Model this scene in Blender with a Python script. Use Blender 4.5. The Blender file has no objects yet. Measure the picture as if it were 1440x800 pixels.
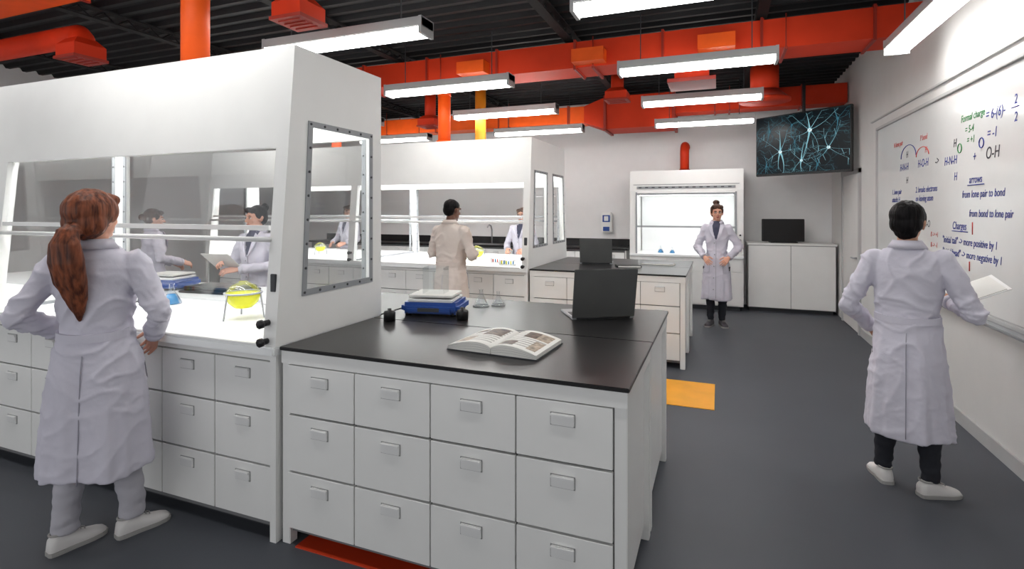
import bpy, bmesh, math, random
from mathutils import Vector, Matrix, noise
random.seed(4)
scene=bpy.context.scene
COL=scene.collection
try:
    scene.view_settings.view_transform='Standard'
    scene.view_settings.look='None'
except Exception: pass

# ------------------------------------------------------------ materials
def srgb(r,g,b):
    def f(c):
        c/=255.0
        return c/12.92 if c<=0.04045 else ((c+0.055)/1.055)**2.4
    return (f(r),f(g),f(b),1)
def mat(name,col,rough=0.5,metal=0.0,emit=0.0,var=0.06,nscale=6.0,bump=0.0,bscale=60.0,emcol=None,spec=0.5):
    m=bpy.data.materials.new(name); m.use_nodes=True
    nt=m.node_tree; p=nt.nodes['Principled BSDF']
    tc=nt.nodes.new('ShaderNodeTexCoord')
    n=nt.nodes.new('ShaderNodeTexNoise'); n.inputs['Scale'].default_value=nscale; n.inputs['Detail'].default_value=3
    nt.links.new(tc.outputs['Object'],n.inputs['Vector'])
    r=nt.nodes.new('ShaderNodeValToRGB')
    r.color_ramp.elements[0].position=0.3; r.color_ramp.elements[1].position=0.7
    r.color_ramp.elements[0].color=(col[0]*(1-var),col[1]*(1-var),col[2]*(1-var),1)
    r.color_ramp.elements[1].color=(min(1,col[0]*(1+var)),min(1,col[1]*(1+var)),min(1,col[2]*(1+var)),1)
    nt.links.new(n.outputs['Fac'],r.inputs['Fac']); nt.links.new(r.outputs['Color'],p.inputs['Base Color'])
    p.inputs['Roughness'].default_value=rough; p.inputs['Metallic'].default_value=metal
    p.inputs['Specular IOR Level'].default_value=spec
    if emit>0:
        p.inputs['Emission Color'].default_value=emcol or col; p.inputs['Emission Strength'].default_value=emit
    if bump>0:
        n2=nt.nodes.new('ShaderNodeTexNoise'); n2.inputs['Scale'].default_value=bscale; n2.inputs['Detail'].default_value=4
        nt.links.new(tc.outputs['Object'],n2.inputs['Vector'])
        b=nt.nodes.new('ShaderNodeBump'); b.inputs['Strength'].default_value=bump; b.inputs['Distance'].default_value=0.01
        nt.links.new(n2.outputs['Fac'],b.inputs['Height']); nt.links.new(b.outputs['Normal'],p.inputs['Normal'])
    return m
def glassmat(name,tint,gl=0.08,rough=0.02):
    m=bpy.data.materials.new(name); m.use_nodes=True
    nt=m.node_tree; nt.nodes.clear()
    o=nt.nodes.new('ShaderNodeOutputMaterial'); t=nt.nodes.new('ShaderNodeBsdfTransparent'); t.inputs[0].default_value=tint
    g=nt.nodes.new('ShaderNodeBsdfGlossy'); g.inputs['Roughness'].default_value=rough
    lw=nt.nodes.new('ShaderNodeLayerWeight'); lw.inputs[0].default_value=0.25
    mp=nt.nodes.new('ShaderNodeMapRange'); mp.inputs[3].default_value=gl*0.5; mp.inputs[4].default_value=min(1,gl*5)
    nt.links.new(lw.outputs['Fresnel'],mp.inputs[0])
    mx=nt.nodes.new('ShaderNodeMixShader'); nt.links.new(mp.outputs[0],mx.inputs[0])
    nt.links.new(t.outputs[0],mx.inputs[1]); nt.links.new(g.outputs[0],mx.inputs[2]); nt.links.new(mx.outputs[0],o.inputs[0])
    return m
M={}
M['wall']=mat('wall_paint',srgb(230,230,230),0.7,var=0.015)
M['wallR']=mat('wall_paint_right',srgb(220,219,217),0.7,var=0.015)
M['trim']=mat('trim_paint',srgb(186,186,186),0.5,var=0.02)
M['floor']=mat('floor_rubber',srgb(78,81,87),0.5,var=0.05,nscale=1.5,bump=0.05,bscale=200,spec=0.3)
M['ceil']=mat('deck_black',srgb(16,16,18),0.8,var=0.1)
M['rib']=mat('deck_rib',srgb(30,30,32),0.6,var=0.1,spec=.3)
M['white']=mat('white_laminate',srgb(238,238,236),0.4,var=0.012)
M['gap']=mat('cabinet_gap',srgb(120,120,122),0.6,var=0.02)
M['handle']=mat('pull_plastic',srgb(234,234,233),0.35,var=0.02)
M['hline']=mat('pull_edge',srgb(140,140,140),0.5,var=0.02)
M['black']=mat('epoxy_black',srgb(30,29,30),0.3,var=0.08,spec=0.35)
M['blackp']=mat('black_plastic',srgb(22,22,24),0.4,var=0.1)
M['work']=mat('worktop_white',srgb(244,246,246),0.35,var=0.01)
M['red']=mat('duct_red',srgb(206,54,20),0.6,var=0.10,spec=.25,nscale=2)
M['orange']=mat('duct_orange',srgb(240,92,22),0.5,var=0.06,spec=.3)
M['yellowd']=mat('duct_yellow',srgb(250,160,40),0.5,var=0.05)
M['flange']=mat('duct_flange',srgb(150,34,14),0.5,var=0.06)
M['metal']=mat('brushed_metal',srgb(170,172,175),0.35,metal=0.6,var=0.05)
M['gray']=mat('gasket_gray',srgb(150,153,156),0.5,var=0.03)
M['housing']=mat('lamp_housing',srgb(176,176,176),0.4,var=0.02)
M['dark']=mat('dark_gray',srgb(60,62,66),0.5,var=0.05)
M['lid']=mat('laptop_lid_gray',srgb(98,99,98),0.35,metal=.3,var=0.05)
M['lamp']=mat('lamp_diffuser',(1,1,1,1),0.5,emit=18.5,emcol=(1,.985,.96,1))
M['hlamp']=mat('hood_lamp',(1,1,1,1),0.5,emit=22,emcol=(1,1,1,1))
M['hlamp2']=mat('hood_lamp_soft',(1,1,1,1),0.5,emit=12,emcol=(1,1,1,1))
M['glass']=glassmat('sash_glass',(0.94,0.945,0.945,1),0.028)
M['glassw']=glassmat('clear_glass',(0.93,0.95,0.96,1),0.1)
M['glassf']=glassmat('draft_shield_glass',(0.965,0.975,0.975,1),0.05)
M['bluep']=mat('blue_plastic',srgb(34,74,152),0.4)
M['blueliq']=mat('blue_liquid',srgb(60,130,180),0.2)
M['yel']=mat('yellow_liquid',srgb(225,225,40),0.25)
M['yfl']=mat('floor_yellow',srgb(240,165,30),0.5)
M['rfl']=mat('floor_red',srgb(205,60,25),0.5)
M['paper']=mat('paper',srgb(228,227,222),0.7,var=0.02)
M['pica']=mat('printed_photo_dark',srgb(92,74,62),0.5,var=.8,nscale=28)
M['picb']=mat('printed_photo_light',srgb(165,150,132),0.5,var=.6,nscale=34)
M['ptxt']=mat('printed_text',srgb(172,170,166),0.6,var=.25,nscale=120)
M['coat']=mat('coat_cotton',srgb(210,207,219),0.85,var=0.03,bump=0.15,bscale=35,spec=0.15)
M['coatb']=mat('coat_beige',srgb(214,202,194),0.85,var=0.03,bump=0.15,bscale=35,spec=0.15)
M['seam']=mat('coat_seam',srgb(160,158,170),0.85,var=0.03)
M['navy']=mat('trouser_navy',srgb(34,36,44),0.8,var=0.08,bump=0.2)
M['grayt']=mat('trouser_gray',srgb(186,184,192),0.85,var=0.04,bump=0.2)
M['shoe']=mat('shoe_white',srgb(225,222,220),0.6,var=0.03)
M['shoed']=mat('shoe_dark',srgb(70,66,72),0.6,var=0.05)
M['sole']=mat('shoe_sole',srgb(165,163,160),0.7,var=0.03)
M['skinl']=mat('skin_light',srgb(218,162,138),0.5,var=0.03,nscale=20)
M['skinm']=mat('skin_medium',srgb(200,150,122),0.5,var=0.03,nscale=20)
M['skind']=mat('skin_brown',srgb(104,66,48),0.45,var=0.03,nscale=20)
M['lip']=mat('lips',srgb(170,78,72),0.4)
M['eyew']=mat('eye_white',srgb(225,222,218),0.2,var=0.01)
M['eyeb']=mat('eye_iris',srgb(50,32,22),0.2)
M['shirt']=mat('shirt_dark',srgb(70,72,92),0.8)
def hairmat(name,c1,c2,sc=60,spec=.35):
    m=mat(name,c1,0.5,var=0.1,spec=spec)
    nt=m.node_tree; p=nt.nodes['Principled BSDF']
    tc=nt.nodes.new('ShaderNodeTexCoord'); mp=nt.nodes.new('ShaderNodeMapping'); mp.inputs['Scale'].default_value=(1,1,0.12)
    nt.links.new(tc.outputs['Object'],mp.inputs[0])
    n=nt.nodes.new('ShaderNodeTexNoise'); n.inputs['Scale'].default_value=sc; n.inputs['Detail'].default_value=3
    nt.links.new(mp.outputs[0],n.inputs['Vector'])
    r=nt.nodes.new('ShaderNodeValToRGB'); r.color_ramp.elements[0].position=.35; r.color_ramp.elements[1].position=.65
    r.color_ramp.elements[0].color=c1; r.color_ramp.elements[1].color=c2
    nt.links.new(n.outputs['Fac'],r.inputs[0]); nt.links.new(r.outputs[0],p.inputs['Base Color'])
    b=nt.nodes.new('ShaderNodeBump'); b.inputs['Strength'].default_value=.5; b.inputs['Distance'].default_value=.01
    nt.links.new(n.outputs['Fac'],b.inputs['Height']); nt.links.new(b.outputs[0],p.inputs['Normal'])
    return m
M['hred']=hairmat('hair_auburn',srgb(72,34,20),srgb(138,76,48))
M['hblk']=hairmat('hair_black',srgb(8,7,8),srgb(24,21,23),spec=.12)
M['hbrn']=hairmat('hair_brown',srgb(50,32,24),srgb(98,66,50))

# ------------------------------------------------------------ builder
class B:
    def __init__(s): s.v=[];s.f=[];s.m=[];s.s=[];s.mats=[]
    def add(s,vs,fs,mt,smooth=False,mx=None):
        o=len(s.v)
        if mx is not None: vs=[mx@Vector(v) for v in vs]
        s.v+= [tuple(v) for v in vs]
        if mt not in s.mats: s.mats.append(mt)
        k=s.mats.index(mt)
        for f in fs: s.f.append([i+o for i in f]); s.m.append(k); s.s.append(smooth)
    def box(s,x0,x1,y0,y1,z0,z1,mt,bev=0,mx=None):
        if x0>x1:x0,x1=x1,x0
        if y0>y1:y0,y1=y1,y0
        if z0>z1:z0,z1=z1,z0
        if bev>0:
            bm=bmesh.new(); bmesh.ops.create_cube(bm,size=1)
            for v in bm.verts:
                v.co=Vector(((x0+x1)/2+v.co.x*(x1-x0),(y0+y1)/2+v.co.y*(y1-y0),(z0+z1)/2+v.co.z*(z1-z0)))
            bmesh.ops.bevel(bm,geom=bm.edges[:],offset=bev,segments=2,affect='EDGES')
            vs=[v.co.copy() for v in bm.verts]
            fs=[[v.index for v in f.verts] for f in bm.faces]; bm.free()
            s.add(vs,fs,mt,False,mx); return
        vs=[(x,y,z) for x in (x0,x1) for y in (y0,y1) for z in (z0,z1)]
        s.add(vs,[(0,1,3,2),(4,6,7,5),(0,4,5,1),(2,3,7,6),(0,2,6,4),(1,5,7,3)],mt,False,mx)
    def prism(s,quad,xa,xb,mt):
        n=len(quad)
        vs=[(xa,y,z) for y,z in quad]+[(xb,y,z) for y,z in quad]
        fs=[list(range(n)),list(range(2*n-1,n-1,-1))]+[(i,(i+1)%n,n+(i+1)%n,n+i) for i in range(n)]
        s.add(vs,fs,mt)
    def ring(s,outer,inner,xa,xb,mt):
        for i in range(4):
            j=(i+1)%4
            s.prism([outer[i],outer[j],inner[j],inner[i]],xa,xb,mt)
    def loft(s,rings,mt,smooth=True,cap=True,closed=False,mx=None):
        n=len(rings[0]); vs=[p for r in rings for p in r]; fs=[]
        R=len(rings)
        for i in range(R if closed else R-1):
            for j in range(n):
                a=i*n+j; b=i*n+(j+1)%n; c=((i+1)%R)*n+(j+1)%n; d=((i+1)%R)*n+j
                fs.append((a,b,c,d))
        if cap and not closed: fs.append(list(range(n))[::-1]); fs.append(list(range((R-1)*n,R*n)))
        s.add(vs,fs,mt,smooth,mx)
    def tube(s,pts,rad,mt,n=12,smooth=True,cap=True,closed=False,ball=False,mx=None):
        pts=[Vector(p) for p in pts]
        if not hasattr(rad,'__len__'): rad=[rad]*len(pts)
        rings=[]; up=None; N=len(pts)
        for i,p in enumerate(pts):
            if closed: t=(pts[(i+1)%N]-pts[i-1])
            else: t=(pts[min(i+1,N-1)]-pts[max(i-1,0)])
            if t.length<1e-9: t=Vector((0,0,1))
            t.normalize()
            if up is None:
                up=Vector((0,0,1)) if abs(t.z)<.9 else Vector((0,1,0))
            up=(up-t*up.dot(t)); up.normalize()
            sd=t.cross(up)
            r=rad[i]
            if isinstance(r,tuple): ru,rs=r
            else: ru=rs=r
            rings.append([p+up*(ru*math.cos(2*math.pi*k/n))+sd*(rs*math.sin(2*math.pi*k/n)) for k in range(n)])
        s.loft(rings,mt,smooth,cap,closed,mx)
        if ball:
            for p,r in ((pts[0],rad[0]),(pts[-1],rad[-1])):
                if isinstance(r,tuple): r=min(r)
                s.ell(p,r,r,r,mt,mx=mx)
    def cyl(s,p0,p1,r,mt,r1=None,n=20,mx=None,smooth=True):
        s.tube([p0,p1],[r,r if r1 is None else r1],mt,n=n,smooth=smooth,mx=mx)
    def ell(s,c,rx,ry,rz,mt,nu=20,nv=12,mx=None):
        vs=[];fs=[]
        for i in range(nv+1):
            ph=math.pi*i/nv
            for j in range(nu):
                th=2*math.pi*j/nu
                vs.append((c[0]+rx*math.sin(ph)*math.cos(th),c[1]+ry*math.sin(ph)*math.sin(th),c[2]+rz*math.cos(ph)))
        vs2=[vs[0]]+vs[nu:nv*nu]+[vs[nv*nu]]
        for j in range(nu): fs.append((0,1+j,1+(j+1)%nu))
        for i in range(nv-2):
            for j in range(nu):
                a=1+i*nu+j;b=1+i*nu+(j+1)%nu; fs.append((a,a+nu,b+nu,b))
        L=len(vs2)-1; base=1+(nv-2)*nu
        for j in range(nu): fs.append((base+j,L,base+(j+1)%nu))
        s.add(vs2,fs,mt,True,mx)
    def lathe(s,prof,mt,c=(0,0,0),n=24,mx=None):
        rings=[[(c[0]+r*math.cos(2*math.pi*k/n),c[1]+r*math.sin(2*math.pi*k/n),c[2]+z) for k in range(n)] for r,z in prof]
        s.loft(rings,mt,True,False,False,mx)
    def mesh(s,name):
        me=bpy.data.meshes.new(name); me.from_pydata(s.v,[],s.f)
        for m in s.mats: me.materials.append(M[m])
        for i,p in enumerate(me.polygons): p.material_index=s.m[i]; p.use_smooth=s.s[i]
        bm=bmesh.new(); bm.from_mesh(me); bmesh.ops.recalc_face_normals(bm,faces=bm.faces[:]); bm.to_mesh(me); bm.free()
        return me
    def obj(s,name,loc=(0,0,0),rot=(0,0,0),parent=None):
        o=bpy.data.objects.new(name,s.mesh(name)); COL.objects.link(o)
        o.location=loc; o.rotation_euler=rot
        if parent: o.parent=parent
        return o
    def remesh(s,name,vox,sm=4,parent=None,disp=None,matfn=None):
        o=bpy.data.objects.new(name+'_tmp',s.mesh(name+'_tmp')); COL.objects.link(o)
        md=o.modifiers.new('r','REMESH'); md.mode='VOXEL'; md.voxel_size=vox
        if sm: 
            ms=o.modifiers.new('s','SMOOTH'); ms.factor=.5; ms.iterations=sm
        dg=bpy.context.evaluated_depsgraph_get()
        me=bpy.data.meshes.new_from_object(o.evaluated_get(dg)); me.name=name
        mats=[M[m] for m in s.mats]
        bpy.data.objects.remove(o)
        if disp:
            nn=[v.normal.copy() for v in me.vertices]
            for v,n in zip(me.vertices,nn): v.co=v.co+n*disp(v.co,n)
        me.materials.clear()
        me.materials.append(mats[0])
        if matfn:
            extra=matfn[0]
            me.materials.append(M[extra])
            for p in me.polygons: p.material_index=1 if matfn[1](p.center) else 0
        else:
            for p in me.polygons: p.material_index=0
        for p in me.polygons: p.use_smooth=True
        o=bpy.data.objects.new(name,me); COL.objects.link(o)
        if parent: o.parent=parent
        return o
def empty(name,loc=(0,0,0),rz=0,sc=1):
    e=bpy.data.objects.new(name,None); COL.objects.link(e); e.location=loc; e.rotation_euler=(0,0,rz); e.scale=(sc,sc,sc); e.empty_display_size=.1
    return e

# ------------------------------------------------------------ room
XR=1.74; XL=-9.6; YB=10.1; YF=-2.2; ZC=3.74
b=B(); b.box(XL-.1,XR+.1,YF,YB+.1,-.1,0,'floor'); b.obj('floor')
b=B(); b.box(XL-.1,XR+.1,YB,YB+.12,0,ZC,'wall'); b.obj('wall_back')
b=B(); b.box(XR,XR+.12,YF,YB,0,ZC,'wallR'); b.obj('wall_right')
b=B(); b.box(XL-.12,XL,YF,YB,0,ZC,'wall'); b.obj('wall_left')
b=B(); b.box(XL-.1,XR+.1,YF,YB+.1,ZC,ZC+.1,'ceil')
y=YF+.05
while y<YB:
    b.prism([(y,ZC),(y+.03,ZC-.045),(y+.08,ZC-.045),(y+.11,ZC)],XL,XR,'rib'); y+=.2
for x in (-8,-5.9,-3.9,-1.6,.4):
    b.box(x-.05,x+.05,YF,YB-.01,ZC-.165,ZC-.15,'ceil'); b.box(x-.05,x+.05,YF,YB-.01,ZC-.06,ZC-.045,'ceil')
    yy=YF
    while yy<YB-.4:
        b.tube([(x,yy,ZC-.06),(x,yy+.12,ZC-.15),(x,yy+.24,ZC-.06)],.009,'rib',n=6); yy+=.24
b.obj('ceiling')
b=B(); b.box(XR-.015,XR,YF,8.12,0,.1,'trim'); b.obj('baseboard_right')
b=B(); b.box(XL,-8.65,YB-.015,YB,0,.1,'trim'); b.obj('baseboard_back')
b=B(); b.box(XR-.02,XR,2.0,7.6,2.70,2.715,'trim'); b.obj('trim_1')
b=B()
b.box(XR-.03,XR-.001,8.14,8.20,0,2.2,'trim'); b.box(XR-.03,XR-.001,9.15,9.21,0,2.2,'trim'); b.box(XR-.03,XR-.001,8.14,9.21,2.14,2.2,'trim')
b.box(XR-.015,XR-.001,8.20,9.15,0.01,2.14,'wallR'); b.cyl((XR-.06,8.32,1.0),(XR-.015,8.32,1.0),.012,'metal'); b.cyl((XR-.06,8.32,1.0),(XR-.06,8.44,1.0),.011,'metal')
b.obj('door_1')
b=B(); b.box(-1.95,-.035,4.67,5.36,0,.005,'yfl'); b.obj('floor_marking')
b=B(); b.box(-1.93,-.6,2.03,2.75,0,.005,'rfl'); b.obj('floor_marking')

# ------------------------------------------------------------ ducts
def rduct(b,x0,x1,y0,y1,z0,z1,m,step=1.15,hang=True):
    b.box(x0,x1,y0,y1,z0,z1,m)
    x=x0+step*.5; k=0
    while x<x1:
        b.box(x-.012,x+.012,y0-.022,y1+.022,z0-.022,z1+.022,'flange'); b.box(x+.012,x+.02,y0-.012,y1+.012,z0-.012,z1+.012,m)
        if hang and k%2==0:
            b.box(x+.2,x+.225,y0-.05,y1+.05,z0-.03,z0-.004,'flange')
            b.cyl((x+.212,y0-.035,z0-.02),(x+.212,y0-.035,3.56),.006,'flange',n=6); b.cyl((x+.212,y1+.035,z0-.02),(x+.212,y1+.035,3.56),.006,'flange',n=6)
        x+=step; k+=1
b=B()
rduct(b,XL+.02,1.72,5.80,6.25,3.24,3.53,'red',.95)
for x in (-2.9,-1.5,-.2):
    b.box(x,x+.35,5.62,5.8,3.26,3.40,'orange'); 
b.box(-.45,-.1,6.0,6.35,3.05,3.24,'red'); b.box(-.52,-.03,5.93,6.42,3.02,3.06,'flange')
b.obj('supply_duct')
b=B()
rduct(b,-.66,1.72,8.85,9.2,3.20,3.48,'red',1.2)
b.box(-1.75,-.66,8.75,9.4,2.99,3.52,'red'); b.box(-1.78,-1.74,8.72,9.43,2.96,3.54,'flange'); b.box(-.69,-.65,8.72,9.43,2.96,3.54,'flange')
b.loft([[(-1.75,8.75,2.99),(-1.75,9.4,2.99),(-1.75,9.4,3.52),(-1.75,8.75,3.52)],[(-2.15,8.9,3.14),(-2.15,9.3,3.14),(-2.15,9.3,3.42),(-2.15,8.9,3.42)]],'red',False)
rduct(b,XL+.02,-2.15,8.9,9.3,3.14,3.42,'orange',1.3)
b.obj('supply_duct')
b=B()
b.cyl((.55,7.6,3.2),(.55,7.6,3.5),.17,'red'); b.cyl((.55,7.6,3.08),(.55,7.6,3.2),.30,'flange',r1=.17,n=28); b.cyl((.55,7.6,3.05),(.55,7.6,3.08),.31,'red',n=28)
b.tube([(.55,7.6,3.4),(.55,7.72,3.44),(.55,8.0,3.42),(.55,8.83,3.36)],.11,'red'); b.obj('round_air_diffuser')
def diffuser(x,y,zb,w=.25):
    b=B(); h=w/2
    b.loft([[(x-h,y-h,zb),(x+h,y-h,zb),(x+h,y+h,zb),(x-h,y+h,zb)],[(x-h,y-h,zb+.12),(x+h,y-h,zb+.12),(x+h,y+h,zb+.12),(x-h,y+h,zb+.12)],
            [(x-h*.6,y-h*.6,zb+.18),(x+h*.6,y-h*.6,zb+.18),(x+h*.6,y+h*.6,zb+.18),(x-h*.6,y+h*.6,zb+.18)]],'red',False)
    for i in range(4): b.box(x-h+.03,x+h-.03,y-h+.03+i*w*.22,y-h+.045+i*w*.22,zb-.012,zb,'flange')
    b.box(x-h-.012,x+h+.012,y-h-.012,y+h+.012,zb-.004,zb+.02,'flange')
    return b
b=diffuser(-5.1,2.9,2.93)
b.tube([(XL+.02,3.0,3.2),(-5.5,3.0,3.2),(-5.25,2.97,3.18),(-5.13,2.92,3.12),(-5.1,2.9,3.02)],.095,'red',n=20); b.obj('air_diffuser')
b=diffuser(-2.77,2.95,2.97); b.cyl((-2.77,2.95,3.1),(-2.77,2.95,3.55),.08,'red'); b.obj('air_diffuser')
b=diffuser(-4.4,7.6,3.0,.3); b.cyl((-4.4,7.6,3.15),(-4.4,7.6,3.56),.09,'red'); b.obj('air_diffuser')
b=diffuser(-1.35,7.6,3.2,.3); b.cyl((-1.35,7.6,3.3),(-1.35,7.6,3.56),.09,'red'); b.obj('air_diffuser')
b=B(); rduct(b,XL+.02,-4.35,1.9,2.7,3.32,3.53,'orange',1.4,False); b.obj('supply_duct')
def vduct(x,y,z0,r,m,z1=3.57,name='exhaust_duct'):
    b=B(); b.cyl((x,y,z0),(x,y,z1),r,m,n=28)
    b.cyl((x,y,z0),(x,y,z0+.03),r+.02,m,n=28); b.cyl((x,y,z0+.6),(x,y,z0+.63),r+.006,m,n=28); b.obj(name)
vduct(-3.28,2.55,2.503,.086,'orange'); vduct(-5.9,2.5,2.503,.086,'orange',3.31)
vduct(-3.28,6.02,2.503,.08,'orange',3.235); vduct(-3.28,7.13,2.503,.08,'yellowd'); vduct(-5.9,6.02,2.503,.08,'yellowd',3.235); vduct(-5.9,7.13,2.503,.08,'orange')

# ------------------------------------------------------------ hanging lights
def lamp(x0,x1,y,z=2.97,along='x'):
    b=B(); L=(x1-x0)/2
    b.box(-L,L,-.09,.09,.045,.12,'housing',.006); b.box(-L,-L+.025,-.092,.092,-.008,.122,'housing'); b.box(L-.025,L,-.092,.092,-.008,.122,'housing')
    b.box(-L+.025,L-.025,-.08,.08,-.0,.045,'lamp',.012)
    for s in (-L*.7,L*.7): b.cyl((s,0,.08),(s,0,3.57-z),.005,'dark',n=6)
    if along=='x': b.obj('pendant_light',((x0+x1)/2,y,z))
    else: b.obj('pendant_light',(y,(x0+x1)/2,z),(0,0,math.pi/2))
for y,z in ((1.6,2.97),(3.5,2.97),(5.25,2.97),(6.95,2.97),(8.45,2.92)):
    lamp(-.92,.49,y,z); lamp(-3.6,-2.05,y,z)
for y,z in ((1.3,2.97),(5.25,2.97),(6.95,2.97),(8.45,2.92)): lamp(-6.4,-4.9,y,z)
lamp(3.85,5.38,1.40,2.97,'y')

# ------------------------------------------------------------ casework
ROWS=[(.652,.888),(.372,.642),(.09,.362)]
def drawers(b,cols,y,sgn,rows=ROWS):
    for i in range(len(cols)-1):
        a,c=cols[i]+.003,cols[i+1]-.003
        for z0,z1 in rows:
            b.box(a,c,y,y+sgn*.02,z0,z1,'white',.002)
            m=(a+c)/2; zt=z1-.045
            b.box(m-.048,m+.048,y+sgn*.02,y+sgn*.030,zt-.046,zt,'handle',.003)
            b.box(m-.051,m+.051,y+sgn*.02,y+sgn*.023,zt-.049,zt+.003,'hline')
            b.box(m-.048,m+.048,y+sgn*.029,y+sgn*.036,zt-.010,zt,'handle',.002)
def cols(x1,x0,w=.4):
    r=[x1]
    while r[-1]-w>x0: r.append(r[-1]-w)
    return r[::-1]
def island(y0,y1,ysplit):
    x0,x1=-2.02,-.314
    b=B()
    for ya,yb in ((y0,ysplit-.002),(ysplit+.002,y1)):
        b.box(x0,x1,ya,yb,.958,.975,'black',.003)
    for ya,yb in ((y0+.03,ysplit-.02),(ysplit+.02,y1-.03)):
        b.box(x0+.045,x1-.05,ya+.01,yb-.01,.06,.9,'gap')
        b.box(x1-.05,x1-.035,ya+.05,yb-.05,.07,.88,'white')
        for x in (x0+.02,x1-.04):
            for yy in (ya,yb-.04): b.box(x-.02,x+.03,yy-.01,yy+.04,.0,.95,'white',.003)
        b.box(x0+.002,x1-.008,ya-.02,yb+.01,.893,.958,'white',.002)
    cc=[-1.978,-1.58,-1.177,-.776,-.376]
    drawers(b,cc,y0+.03,-1)
    drawers(b,cc,y1-.03,1)
    b.obj('lab_island_bench')
island(2.02,3.68,2.78)
island(5.72,7.38,6.5)

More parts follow.
